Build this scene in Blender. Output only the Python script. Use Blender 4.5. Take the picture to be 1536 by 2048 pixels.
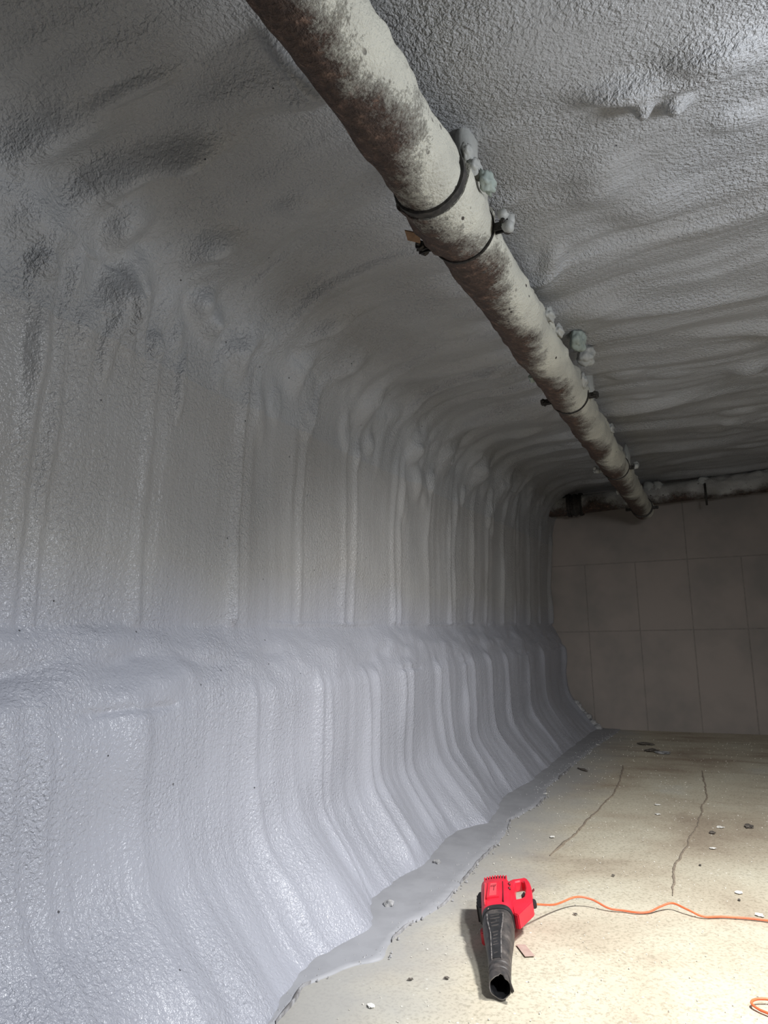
import bpy, bmesh, math, random
import numpy as np
from mathutils import Vector, Matrix

# ------------------------------------------------------------------ clear
for o in list(bpy.data.objects):
    bpy.data.objects.remove(o, do_unlink=True)
scene = bpy.context.scene
col = scene.collection
random.seed(4)
rng = np.random.default_rng(7)

# ------------------------------------------------------------------ camera
CAM_H = 1.25
R_ = Vector((0.9060, 0.4222, -0.0206)); U_ = Vector((0.0886, -0.1429, 0.9858)); F_ = Vector((-0.4130, 0.8953, 0.1666))
F_.normalize(); R_ = (R_ - R_.dot(F_) * F_).normalized(); U_ = R_.cross(F_)
cam_data = bpy.data.cameras.new('camera')
cam_data.sensor_fit = 'VERTICAL'; cam_data.sensor_height = 36.0
cam_data.lens = 1420.0 / 2048.0 * 36.0
cam_data.clip_start = 0.02
cam = bpy.data.objects.new('camera', cam_data); col.objects.link(cam)
m3 = Matrix((R_, U_, -F_)).transposed()
cam.matrix_world = Matrix.Translation((0, 0, CAM_H)) @ m3.to_4x4()
scene.camera = cam

# ------------------------------------------------------------------ world, lights, exposure
world = bpy.data.worlds.new('world'); scene.world = world
world.use_nodes = True
world.node_tree.nodes['Background'].inputs[0].default_value = (0.75, 0.8, 0.9, 1)
world.node_tree.nodes['Background'].inputs[1].default_value = 0.02

def add_light(name, kind, loc, target, energy, color, **kw):
    d = bpy.data.lights.new(name, kind); d.energy = energy; d.color = color
    for k, v in kw.items(): setattr(d, k, v)
    o = bpy.data.objects.new(name, d); col.objects.link(o); o.location = loc
    o.rotation_euler = (Vector(target) - Vector(loc)).to_track_quat('-Z', 'Y').to_euler()
    return o

add_light('work_light', 'SPOT', (0.55, 2.70, 2.15), (-0.80, 4.7, -1.0), 490, (1.0, 0.985, 0.965),
          spot_size=math.radians(132), spot_blend=1.0, shadow_soft_size=0.10)
add_light('near_wall_fill_spot', 'SPOT', (0.60, 1.35, 2.10), (-1.55, 1.75, -0.35), 270, (0.95, 0.97, 1.0),  # added fill spot, brightens the near lower wall; no such lamp there
          spot_size=math.radians(88), spot_blend=1.0, shadow_soft_size=0.10)
add_light('ceiling_fill_point', 'POINT', (1.20, 1.70, 2.10), (0, 3, 0), 112, (0.92, 0.95, 1.0), shadow_soft_size=0.25)  # unseen fill light added to brighten the ceiling, upper wall and pipe

vs = scene.view_settings
vs.view_transform = 'Standard'; vs.look = 'None'; vs.exposure = 0.0; vs.gamma = 1.0
vs.use_curve_mapping = False

# ------------------------------------------------------------------ helpers
def tag(o, label=None, cat=None, group=None, kind=None):
    if label: o['label'] = label
    if cat: o['category'] = cat
    if group: o['group'] = group
    if kind: o['kind'] = kind
    return o

def empty(name, loc):
    o = bpy.data.objects.new(name, None); o.empty_display_size = 0.05
    col.objects.link(o); o.location = loc
    return o

def link_mesh(name, me, mat, parent=None, loc=(0, 0, 0), smooth=True):
    if mat is not None: me.materials.append(mat)
    if smooth: me.polygons.foreach_set('use_smooth', [True] * len(me.polygons))
    o = bpy.data.objects.new(name, me); col.objects.link(o)
    o.location = loc
    if parent: o.parent = parent
    return o

def from_py(name, verts, faces, mat, parent=None, loc=(0, 0, 0), smooth=True):
    me = bpy.data.meshes.new(name)
    me.from_pydata([tuple(map(float, v)) for v in verts], [], [tuple(map(int, f)) for f in faces])
    me.validate(); me.update()
    return link_mesh(name, me, mat, parent, loc, smooth)

def from_bm(name, bm, mat, parent=None, loc=(0, 0, 0), smooth=True):
    bmesh.ops.recalc_face_normals(bm, faces=bm.faces)
    me = bpy.data.meshes.new(name); bm.to_mesh(me); bm.free()
    return link_mesh(name, me, mat, parent, loc, smooth)

def auto_smooth(o, ang=40):
    me = o.data
    bm = bmesh.new(); bm.from_mesh(me)
    for e in bm.edges:
        if len(e.link_faces) == 2 and e.calc_face_angle(0) > math.radians(ang): e.smooth = False
    bm.to_mesh(me); bm.free()
    return o

def grid_mesh(name, P, mat, N=None, parent=None, flip=False, loc=(0, 0, 0)):
    """P: (n,m,3) array of points -> quad grid; N: per-vertex normals"""
    n, m = P.shape[:2]
    me = bpy.data.meshes.new(name)
    me.vertices.add(n * m); me.vertices.foreach_set('co', P.reshape(-1).astype(np.float32))
    idx = np.arange(n * m).reshape(n, m)
    q = np.stack([idx[:-1, :-1], idx[1:, :-1], idx[1:, 1:], idx[:-1, 1:]], -1)
    if flip: q = q[..., ::-1]
    q = q.reshape(-1, 4); nq = len(q)
    me.loops.add(nq * 4); me.loops.foreach_set('vertex_index', q.reshape(-1).astype(np.int32))
    me.polygons.add(nq); me.polygons.foreach_set('loop_start', np.arange(0, nq * 4, 4, dtype=np.int32))
    me.update(calc_edges=True)
    me.polygons.foreach_set('use_smooth', np.ones(nq, dtype=bool))
    if N is not None: me.normals_split_custom_set_from_vertices(N.reshape(-1, 3).astype(np.float32))
    me.materials.append(mat)
    o = bpy.data.objects.new(name, me); col.objects.link(o); o.location = loc
    if parent: o.parent = parent
    return o

# gradient noise (numpy)
_perm = rng.permutation(512).astype(np.int64)
_perm = np.concatenate([_perm, _perm, _perm, _perm])
_g = rng.normal(size=(512, 3)); _g /= np.linalg.norm(_g, axis=1)[:, None]
def noise3(x, y, z):
    x, y, z = np.broadcast_arrays(np.asarray(x, float), np.asarray(y, float), np.asarray(z, float))
    xi = np.floor(x).astype(np.int64); yi = np.floor(y).astype(np.int64); zi = np.floor(z).astype(np.int64)
    fx, fy, fz = x - xi, y - yi, z - zi
    u, v, w = (t * t * t * (t * (t * 6 - 15) + 10) for t in (fx, fy, fz))
    def g(a, b, c):
        h = _perm[(_perm[(_perm[(xi + a) & 511] + yi + b) & 511] + zi + c) & 511]
        gr = _g[h]
        return gr[..., 0] * (fx - a) + gr[..., 1] * (fy - b) + gr[..., 2] * (fz - c)
    l = lambda t, a, b: a + t * (b - a)
    return 1.6 * l(w, l(v, l(u, g(0,0,0), g(1,0,0)), l(u, g(0,1,0), g(1,1,0))),
                   l(v, l(u, g(0,0,1), g(1,0,1)), l(u, g(0,1,1), g(1,1,1))))
def noise2(x, y, s=0.0): return noise3(x, y, s + 0.37)
def sstep(a, b, x):
    t = np.clip((x - a) / (b - a), 0, 1); return t * t * (3 - 2 * t)

# ------------------------------------------------------------------ materials
def new_mat(name):
    m = bpy.data.materials.new(name); m.use_nodes = True
    nt = m.node_tree; b = nt.nodes['Principled BSDF']
    return m, nt, b
def nd(nt, typ, **kw):
    n = nt.nodes.new(typ)
    for k, v in kw.items():
        if k in n.inputs: n.inputs[k].default_value = v
        else: setattr(n, k, v)
    return n
def ramp(nt, stops):
    r = nt.nodes.new('ShaderNodeValToRGB')
    e = r.color_ramp.elements
    while len(e) < len(stops): e.new(0.5)
    for i, (p, c) in enumerate(stops):
        e[i].position = p; e[i].color = (*c, 1) if len(c) == 3 else c
    return r
def coords(nt, scale=(1, 1, 1), loc=(0, 0, 0)):
    t = nt.nodes.new('ShaderNodeTexCoord'); mp = nt.nodes.new('ShaderNodeMapping')
    mp.inputs['Scale'].default_value = scale; mp.inputs['Location'].default_value = loc
    nt.links.new(t.outputs['Object'], mp.inputs['Vector'])
    return mp.outputs['Vector']
def mathn(nt, op, a, b=None, clamp=False):
    n = nt.nodes.new('ShaderNodeMath'); n.operation = op; n.use_clamp = clamp
    for i, v in enumerate((a, b)):
        if v is None: continue
        if isinstance(v, (int, float)): n.inputs[i].default_value = v
        else: nt.links.new(v, n.inputs[i])
    return n.outputs[0]
def mixc(nt, fac, a, b):
    n = nt.nodes.new('ShaderNodeMix'); n.data_type = 'RGBA'
    for sock, v in ((n.inputs[0], fac), (n.inputs[6], a), (n.inputs[7], b)):
        if hasattr(v, 'links') or hasattr(v, 'is_linked'): nt.links.new(v, sock)
        elif isinstance(v, (int, float)): sock.default_value = v
        else: sock.default_value = (*v, 1)
    return n.outputs[2]

def foam_material(name, base, warm, rough=0.28, bump=1.0, dist=0.011, scale=72, cool_light_tint=None):
    m, nt, b = new_mat(name)
    L = nt.links.new
    v = coords(nt)
    big = nd(nt, 'ShaderNodeTexNoise', Scale=1.3, Detail=3.0, Roughness=0.55); L(v, big.inputs['Vector'])
    cr = ramp(nt, [(0.36, warm), (0.62, base)]); L(big.outputs['Fac'], cr.inputs[0])
    # pits
    vor = nd(nt, 'ShaderNodeTexVoronoi', Scale=9.0); L(v, vor.inputs['Vector'])
    pit = ramp(nt, [(0.022, (1, 1, 1)), (0.034, (0, 0, 0))]); L(vor.outputs['Distance'], pit.inputs[0])
    tone = cr.outputs[0]
    if cool_light_tint:      # cool light tint painted into the lower wall colour
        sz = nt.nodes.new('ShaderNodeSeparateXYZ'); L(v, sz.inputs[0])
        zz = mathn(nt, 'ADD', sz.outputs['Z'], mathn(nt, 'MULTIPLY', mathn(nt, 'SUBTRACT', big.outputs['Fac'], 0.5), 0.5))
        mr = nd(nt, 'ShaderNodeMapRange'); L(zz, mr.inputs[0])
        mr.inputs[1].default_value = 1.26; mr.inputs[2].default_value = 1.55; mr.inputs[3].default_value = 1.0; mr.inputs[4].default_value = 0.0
        tone = mixc(nt, mr.outputs[0], tone, cool_light_tint)
    c = mixc(nt, pit.outputs[0], tone, (0.10, 0.10, 0.11))
    L(c, b.inputs['Base Color'])
    # relief: pebbled skin, stronger in patches
    n1 = nd(nt, 'ShaderNodeTexNoise', Scale=scale, Detail=2.5, Roughness=0.45, Distortion=0.45); L(v, n1.inputs['Vector'])
    n2 = nd(nt, 'ShaderNodeTexNoise', Scale=scale * 2.4, Detail=1.0, Roughness=0.5); L(v, n2.inputs['Vector'])
    pm = nd(nt, 'ShaderNodeTexNoise', Scale=2.4, Detail=2.0); L(v, pm.inputs['Vector'])
    pr = nd(nt, 'ShaderNodeMapRange'); L(pm.outputs['Fac'], pr.inputs[0])
    pr.inputs[1].default_value = 0.38; pr.inputs[2].default_value = 0.66; pr.inputs[3].default_value = 0.42; pr.inputs[4].default_value = 1.0
    hsum = mathn(nt, 'ADD', n1.outputs['Fac'], mathn(nt, 'MULTIPLY', n2.outputs['Fac'], 0.35))
    h = mathn(nt, 'MULTIPLY', hsum, pr.outputs[0])
    h = mathn(nt, 'SUBTRACT', h, mathn(nt, 'MULTIPLY', pit.outputs[0], 0.8))
    bp = nd(nt, 'ShaderNodeBump', Strength=bump, Distance=dist); L(h, bp.inputs['Height'])
    L(bp.outputs[0], b.inputs['Normal'])
    b.inputs['Roughness'].default_value = rough
    b.inputs['Specular IOR Level'].default_value = 0.5
    return m

M_foam = foam_material('sprayed_foam_skin', (0.320, 0.322, 0.325), (0.305, 0.302, 0.298), cool_light_tint=(0.315, 0.326, 0.370))
M_foam_ceiling = foam_material('sprayed_foam_ceiling', (0.318, 0.328, 0.342), (0.295, 0.300, 0.306), rough=0.42, bump=1.0, dist=0.015, scale=72)

def concrete_floor_material():
    m, nt, b = new_mat('concrete_floor'); L = nt.links.new
    v = coords(nt)
    n1 = nd(nt, 'ShaderNodeTexNoise', Scale=1.1, Detail=5.0, Roughness=0.6, Distortion=0.4); L(v, n1.inputs['Vector'])
    c1 = ramp(nt, [(0.30, (0.32, 0.265, 0.20)), (0.45, (0.44, 0.39, 0.30)), (0.6, (0.51, 0.475, 0.375)), (0.75, (0.49, 0.475, 0.42))])
    L(n1.outputs['Fac'], c1.inputs[0])
    # trowel streaks across the slab
    vs_ = coords(nt, (0.7, 3.2, 1), (3, 1, 0))
    n2 = nd(nt, 'ShaderNodeTexNoise', Scale=1.6, Detail=6.0, Roughness=0.62); L(vs_, n2.inputs['Vector'])
    s2 = ramp(nt, [(0.33, (1, 1, 1)), (0.52, (0, 0, 0))]); L(n2.outputs['Fac'], s2.inputs[0])
    # stains thicken toward the far end of the room (old water marks)
    sp = nt.nodes.new('ShaderNodeSeparateXYZ'); tc = nt.nodes.new('ShaderNodeTexCoord'); L(tc.outputs['Object'], sp.inputs[0])
    far = nd(nt, 'ShaderNodeMapRange'); L(sp.outputs['Y'], far.inputs[0])
    far.inputs[1].default_value = 4.8; far.inputs[2].default_value = 7.6; far.inputs[3].default_value = 0.10; far.inputs[4].default_value = 0.65
    st = mathn(nt, 'MULTIPLY', s2.outputs[0], far.outputs[0])
    c2 = mixc(nt, st, c1.outputs[0], (0.25, 0.18, 0.13))
    # fine grain
    n3 = nd(nt, 'ShaderNodeTexNoise', Scale=70.0, Detail=3.0, Roughness=0.7); L(v, n3.inputs['Vector'])
    g3 = ramp(nt, [(0.34, (0.62, 0.61, 0.58)), (0.52, (1, 1, 1))]); L(n3.outputs['Fac'], g3.inputs[0])
    mul = nt.nodes.new('ShaderNodeMix'); mul.data_type = 'RGBA'; mul.blend_type = 'MULTIPLY'; mul.inputs[0].default_value = 0.8
    L(c2, mul.inputs[6]); L(g3.outputs[0], mul.inputs[7])
    # white flecks
    vr = nd(nt, 'ShaderNodeTexVoronoi', Scale=26.0); L(v, vr.inputs['Vector'])
    fl = ramp(nt, [(0.09, (1, 1, 1)), (0.13, (0, 0, 0))]); L(vr.outputs['Distance'], fl.inputs[0])
    nm = nd(nt, 'ShaderNodeTexNoise', Scale=5.0, Detail=2.0); L(v, nm.inputs['Vector'])
    nmr = ramp(nt, [(0.5, (0, 0, 0)), (0.62, (1, 1, 1))]); L(nm.outputs['Fac'], nmr.inputs[0])
    ff = mathn(nt, 'MULTIPLY', fl.outputs[0], nmr.outputs[0])
    c4 = mixc(nt, mathn(nt, 'MULTIPLY', ff, 0.7), mul.outputs[2], (0.86, 0.85, 0.80))
    # grey overspray mist drifting off the wall
    vm = nd(nt, 'ShaderNodeMapRange'); L(sp.outputs['X'], vm.inputs[0])
    vm.inputs[1].default_value = -1.38; vm.inputs[2].default_value = -0.75; vm.inputs[3].default_value = 1.0; vm.inputs[4].default_value = 0.0
    nw = nd(nt, 'ShaderNodeTexNoise', Scale=3.0, Detail=4.0); L(v, nw.inputs['Vector'])
    ww = mathn(nt, 'ADD', vm.outputs[0], mathn(nt, 'MULTIPLY', mathn(nt, 'SUBTRACT', nw.outputs['Fac'], 0.5), 0.9))
    wr = ramp(nt, [(0.15, (0, 0, 0)), (0.85, (1, 1, 1))]); L(ww, wr.inputs[0])
    c5 = mixc(nt, mathn(nt, 'MULTIPLY', wr.outputs[0], 0.8), c4, (0.31, 0.31, 0.305))
    L(c5, b.inputs['Base Color'])
    b.inputs['Roughness'].default_value = 0.72
    nb = nd(nt, 'ShaderNodeTexNoise', Scale=45.0, Detail=6.0, Roughness=0.65); L(v, nb.inputs['Vector'])
    bp = nd(nt, 'ShaderNodeBump', Strength=0.25, Distance=0.004); L(nb.outputs['Fac'], bp.inputs['Height']); L(bp.outputs[0], b.inputs['Normal'])
    return m
M_floor = concrete_floor_material()

def plain(name, color, rough=0.6, noise=None, amount=0.25, scale=20, bump=0.0, bscale=60, metallic=0.0, bdist=0.003):
    m, nt, b = new_mat(name); L = nt.links.new
    v = coords(nt)
    n = nd(nt, 'ShaderNodeTexNoise', Scale=scale, Detail=4.0, Roughness=0.6); L(v, n.inputs['Vector'])
    dark = noise if noise else tuple(c * (1 - amount) for c in color)
    r = ramp(nt, [(0.38, dark), (0.6, color)]); L(n.outputs['Fac'], r.inputs[0])
    L(r.outputs[0], b.inputs['Base Color'])
    b.inputs['Roughness'].default_value = rough; b.inputs['Metallic'].default_value = metallic
    if bump:
        n2 = nd(nt, 'ShaderNodeTexNoise', Scale=bscale, Detail=4.0); L(v, n2.inputs['Vector'])
        bp = nd(nt, 'ShaderNodeBump', Strength=bump, Distance=bdist); L(n2.outputs['Fac'], bp.inputs['Height']); L(bp.outputs[0], b.inputs['Normal'])
    return m

M_overspray = plain('grey_overspray_film', (0.285, 0.29, 0.31), 0.6, amount=0.12, scale=6, bump=0.15)
M_panel = plain('back_wall_concrete', (0.270, 0.234, 0.210), 0.75, noise=(0.205, 0.186, 0.17), scale=1.2, bump=0.2, bscale=30)
M_joint = plain('joint_grout', (0.25, 0.228, 0.208), 0.85, scale=30)
M_plain_wall = plain('bare_concrete_wall', (0.36, 0.36, 0.36), 0.8, scale=2)
M_black = plain('black_plastic', (0.020, 0.020, 0.022), 0.5, noise=(0.012, 0.012, 0.013), scale=30)
M_rubber = plain('black_rubber', (0.018, 0.017, 0.016), 0.8, noise=(0.05, 0.045, 0.04), scale=40, bump=0.3)
M_red = plain('red_plastic', (0.62, 0.018, 0.040), 0.38, noise=(0.52, 0.014, 0.032), scale=14)
M_red_label = plain('pale_red_plate', (0.66, 0.075, 0.09), 0.45, noise=(0.60, 0.06, 0.075), scale=30)
M_mark = plain('dark_red_print', (0.12, 0.008, 0.015), 0.5)
M_scuff = plain('pale_scuffed_plastic', (0.62, 0.30, 0.30), 0.5, noise=(0.5, 0.12, 0.13), scale=60)
M_cord = plain('orange_cord_jacket', (0.80, 0.16, 0.055), 0.45, noise=(0.72, 0.13, 0.05), scale=9)
M_crack = plain('crack_dirt', (0.27, 0.225, 0.17), 0.95, noise=(0.18, 0.145, 0.11), scale=40)
M_edge = plain('ragged_film_edge', (0.13, 0.125, 0.125), 0.9, noise=(0.28, 0.28, 0.29), scale=25)
M_chip_white = plain('white_paint_chip', (0.80, 0.79, 0.74), 0.7, scale=50)
M_chip_dark = plain('dark_foam_scrap', (0.060, 0.052, 0.045), 0.9, noise=(0.15, 0.13, 0.11), scale=60, bump=0.4)
M_chip_grey = plain('grey_foam_crumb', (0.36, 0.36, 0.37), 0.7, noise=(0.2, 0.2, 0.2), scale=60, bump=0.4)
M_pink = plain('faded_pink_tape', (0.40, 0.29, 0.25), 0.8, noise=(0.35, 0.245, 0.21), scale=40)
M_steel = plain('grimy_steel', (0.05, 0.047, 0.043), 0.55, noise=(0.02, 0.018, 0.016), scale=80, metallic=0.6)
M_blob = plain('sprayed_over_lump', (0.33, 0.335, 0.32), 0.55, noise=(0.30, 0.31, 0.30), scale=25, bump=0.5, bscale=90)
M_green = plain('greenish_foam_lump', (0.29, 0.335, 0.31), 0.6, noise=(0.22, 0.26, 0.24), scale=20, bump=0.5, bscale=90)

def nozzle_material():
    m, nt, b = new_mat('dusty_black_nozzle'); L = nt.links.new
    v = coords(nt)
    n = nd(nt, 'ShaderNodeTexNoise', Scale=22.0, Detail=6.0, Roughness=0.7); L(v, n.inputs['Vector'])
    r = ramp(nt, [(0.35, (0.022, 0.021, 0.022)), (0.55, (0.055, 0.048, 0.045)), (0.75, (0.12, 0.105, 0.097))]); L(n.outputs['Fac'], r.inputs[0])
    L(r.outputs[0], b.inputs['Base Color']); b.inputs['Roughness'].default_value = 0.55
    n2 = nd(nt, 'ShaderNodeTexNoise', Scale=140.0, Detail=3.0); L(v, n2.inputs['Vector'])
    bp = nd(nt, 'ShaderNodeBump', Strength=0.3, Distance=0.002); L(n2.outputs['Fac'], bp.inputs['Height']); L(bp.outputs[0], b.inputs['Normal'])
    return m
M_nozzle = nozzle_material()

def pipe_material(name, axis='Y', side=(-0.93, -0.36), bias=0.55, paint=(0.53, 0.525, 0.455), paint2=(0.40, 0.395, 0.35), rust=(0.036, 0.020, 0.014)):
    """iron pipe sprayed from one side: pale overspray with rusty bare streaks on the other side; side = direction of the bare flank"""
    m, nt, b = new_mat(name); L = nt.links.new
    v = coords(nt)
    sp = nt.nodes.new('ShaderNodeSeparateXYZ'); L(v, sp.inputs[0])
    cross = sp.outputs['X'] if axis == 'Y' else sp.outputs['Y']
    d = mathn(nt, 'ADD', mathn(nt, 'MULTIPLY', cross, side[0] / 0.11), mathn(nt, 'MULTIPLY', sp.outputs['Z'], side[1] / 0.11))
    n0 = nd(nt, 'ShaderNodeTexNoise', Scale=2.1, Detail=2.0); L(coords(nt, (0.6, 1, 0.6)) if axis == 'Y' else coords(nt, (1, .6, .6)), n0.inputs['Vector'])
    n1 = nd(nt, 'ShaderNodeTexNoise', Scale=110.0, Detail=4.0, Roughness=0.75); L(v, n1.inputs['Vector'])
    n1b = nd(nt, 'ShaderNodeTexNoise', Scale=16.0, Detail=5.0, Roughness=0.7); L(v, n1b.inputs['Vector'])
    f = mathn(nt, 'ADD', d, mathn(nt, 'MULTIPLY', mathn(nt, 'SUBTRACT', n0.outputs['Fac'], 0.5), 3.2))
    f = mathn(nt, 'ADD', f, mathn(nt, 'MULTIPLY', mathn(nt, 'SUBTRACT', n1.outputs['Fac'], 0.5), 1.5))
    f = mathn(nt, 'ADD', f, mathn(nt, 'MULTIPLY', mathn(nt, 'SUBTRACT', n1b.outputs['Fac'], 0.5), 1.6))
    f = mathn(nt, 'ADD', f, bias)
    mk = ramp(nt, [(0.25, (0, 0, 0)), (0.95, (1, 1, 1))]); L(f, mk.inputs[0])
    # the lower far flank was misted again
    n2 = nd(nt, 'ShaderNodeTexNoise', Scale=4.5, Detail=4.0); L(v, n2.inputs['Vector'])
    pc = ramp(nt, [(0.38, paint2), (0.6, paint)]); L(n2.outputs['Fac'], pc.inputs[0])
    n3 = nd(nt, 'ShaderNodeTexNoise', Scale=30.0, Detail=5.0, Roughness=0.7); L(v, n3.inputs['Vector'])
    rc = ramp(nt, [(0.40, rust), (0.58, (0.075, 0.044, 0.031)), (0.72, (0.26, 0.165, 0.12))]); L(n3.outputs['Fac'], rc.inputs[0])
    c = mixc(nt, mk.outputs[0], pc.outputs[0], rc.outputs[0])
    # dark nicks
    vv = coords(nt, (26, 16, 26)) if axis == 'Y' else coords(nt, (16, 26, 26))
    vo = nd(nt, 'ShaderNodeTexVoronoi', Scale=1.0); L(vv, vo.inputs['Vector'])
    nk = ramp(nt, [(0.13, (1, 1, 1)), (0.19, (0, 0, 0))]); L(vo.outputs['Distance'], nk.inputs[0])
    nr = ramp(nt, [(0.54, (0, 0, 0)), (0.60, (1, 1, 1))]); L(n2.outputs['Fac'], nr.inputs[0])
    c = mixc(nt, mathn(nt, 'MULTIPLY', nk.outputs[0], nr.outputs[0]), c, (0.05, 0.042, 0.035))
    L(c, b.inputs['Base Color'])
    b.inputs['Roughness'].default_value = 0.62
    nb = nd(nt, 'ShaderNodeTexNoise', Scale=95.0, Detail=3.0, Roughness=0.6); L(v, nb.inputs['Vector'])
    hb = mathn(nt, 'ADD', nb.outputs['Fac'], mathn(nt, 'MULTIPLY', n3.outputs['Fac'], mathn(nt, 'MULTIPLY', mk.outputs[0], 1.6)))
    bp = nd(nt, 'ShaderNodeBump', Strength=0.9, Distance=0.010); L(hb, bp.inputs['Height']); L(bp.outputs[0], b.inputs['Normal'])
    return m
M_pipe = pipe_material('sprayed_iron_pipe')
M_pipe_cross = pipe_material('sprayed_cross_pipe', axis='X', side=(0.35, -0.75), bias=0.4, paint=(0.36, 0.355, 0.34), paint2=(0.24, 0.235, 0.22), rust=(0.03, 0.022, 0.018))

# ------------------------------------------------------------------ shell: sprayed wall + ceiling
Y_BACK, Y_REAR, X_RIGHT = 9.5, -2.2, 2.6
# toe of the foam along the room
TOE = [(-2.2, -1.45), (0.5, -1.42), (2.15, -1.43), (2.45, -1.485), (2.6, -1.50), (2.92, -1.44), (3.25, -1.585), (3.8, -1.56),
       (4.47, -1.60), (4.72, -1.47), (5.58, -1.56), (6.2, -1.51), (7.5, -1.51), (9.6, -1.47)]
def toe(Y):
    return np.interp(Y, [t[0] for t in TOE], [t[1] for t in TOE]) + 0.012 * noise2(Y * 6, 0.3) + 0.006 * noise2(Y * 21, 5.3)
PROF = [(-1.52, -0.015), (-1.545, 0.022), (-1.60, 0.085), (-1.68, 0.19), (-1.765, 0.305), (-1.82, 0.40), (-1.842, 0.52), (-1.845, 0.70),
        (-1.842, 0.92), (-1.850, 1.00), (-1.880, 1.09), (-1.925, 1.19), (-1.962, 1.265), (-1.976, 1.30), (-1.975, 1.36), (-1.965, 1.6), (-1.955, 1.9), (-1.935, 2.2),
        (-1.910, 2.42), (-1.855, 2.58), (-1.76, 2.71), (-1.62, 2.795), (-1.42, 2.835), (-1.15, 2.85), (-0.6, 2.855), (0.2, 2.855), (1.2, 2.85), (2.6, 2.84)]
def catmull(pts, n=40):
    p = np.array(pts); p = np.vstack([2 * p[0] - p[1], p, 2 * p[-1] - p[-2]])
    out = []
    for i in range(1, len(p) - 2):
        t = np.linspace(0, 1, n, endpoint=False)[:, None]
        a, b, c, d = p[i - 1], p[i], p[i + 1], p[i + 2]
        out.append(0.5 * (2 * b + (c - a) * t + (2 * a - 5 * b + 4 * c - d) * t ** 2 + (3 * b - a - 3 * c + d) * t ** 3))
    out.append(p[-2][None]); return np.vstack(out)
cp = catmull(PROF)
al = np.concatenate([[0], np.cumsum(np.linalg.norm(np.diff(cp, axis=0), axis=1))])
s_of_x08 = np.interp(0.75, cp[-300:, 0], al[-300:])
s = np.concatenate([np.arange(0, s_of_x08, 0.0066), np.arange(s_of_x08, al[-1], 0.03), [al[-1]]])
bx = np.interp(s, al, cp[:, 0]); bz = np.interp(s, al, cp[:, 1])
tx, tz = np.gradient(bx, s), np.gradient(bz, s)
tl = np.hypot(tx, tz); nx_, nz_ = tz / tl, -tx / tl          # into the room (+x on the wall, -z on the ceiling)
yy = [0.75]
while yy[-1] < Y_BACK: yy.append(yy[-1] + max(0.0055, 0.0037 * yy[-1]))
yy[-1] = Y_BACK
ys = np.concatenate([np.arange(Y_REAR, 0.75, 0.06), np.array(yy)])
Yg, Sg = np.meshgrid(ys, s)
BX = bx[:, None] + 0 * Yg; BZ = bz[:, None] + 0 * Yg
NX = nx_[:, None] + 0 * Yg; NZ = nz_[:, None] + 0 * Yg
wallm = sstep(2.75, 2.45, BZ)                      # 1 on the wall, 0 on the ceiling
ceilm = 1 - sstep(2.80, 2.60, BZ)
upper = sstep(1.27, 1.325, BZ) * wallm
lower = sstep(1.10, 0.98, BZ)
corner = np.exp(-((BZ - 2.66) / 0.14) ** 2) * sstep(-1.2, -1.55, BX)
ledge = np.exp(-((BZ - 1.14) / 0.13) ** 2)
nearf = sstep(9.0, 3.0, Yg)
D = 0.020 * noise3(BX * 1.2, Yg * 1.1, BZ * 1.2) + 0.008 * noise3(BX * 3.4, Yg * 3.2, BZ * 3.4)
# vertical pass marks on the wall
wv = 0.05 * noise2(BZ * 1.3, Yg * 2.0, 3.1)
lift = np.where(BZ > 1.16, 1.0, 0.0); streak = wallm * (1 - 0.85 * np.exp(-((BZ - 1.16) / 0.11) ** 4))
D += streak * (0.007 * noise2((Yg + wv) * 4.5 + 31 * lift, BZ * 0.45, 1) + 0.0040 * noise2((Yg + wv) * 12 + 17 * lift, BZ * 0.6, 2) + 0.0018 * noise2((Yg + wv) * 34 + 53 * lift, BZ * 1.1, 3))
def ribs(centres, mask, seed, amp, wid):
    global D
    for i, (yc, a, w) in enumerate(centres):
        cy = yc + 0.018 * noise2(BZ * 2.0, 3.7 * i + seed) + 0.008 * noise2(BZ * 6.5, 9.1 * i + seed)
        t = (Yg - cy) / (w * wid)
        prof = np.where(t < 0, np.exp(-(t / 1.3) ** 2), np.exp(-(t / 0.75) ** 2))
        am = a * amp * (0.75 + 0.5 * noise2(BZ * 3.0, 5.3 * i + seed + 40))
        D += mask * am * prof
top_fade = sstep(2.62, 2.30, BZ + 0.12 * noise2(Yg * 3, 0.2, 8))
RU = [(1.511, 1.2, 1.3), (1.60, 0.8, 1.0), (1.70, 0.5, 2.6), (2.045, 1.0, 1.2), (2.16, 0.4, 2.2), (2.623, 1.6, 1.0), (2.72, 0.5, 1.8), (3.09, 0.5, 1.2), (3.19, 1.2, 1.1), (3.66, 1.0, 1.2),
      (3.80, 1.3, 0.9), (4.38, 1.2, 1.2), (4.49, 1.0, 0.9), (5.02, 1.2, 1.4), (5.52, 1.2, 1.2), (5.66, 0.8, 1.0), (6.12, 1.3, 1.5), (6.55, 1.0, 1.2), (7.1, 1.4, 1.5), (7.56, 1.2, 1.4),
      (8.2, 1.5, 1.6), (8.75, 1.3, 1.5), (9.38, 2.6, 2.0)]
ribs(RU, upper * top_fade, 1.0, 0.020, 0.026)
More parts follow.
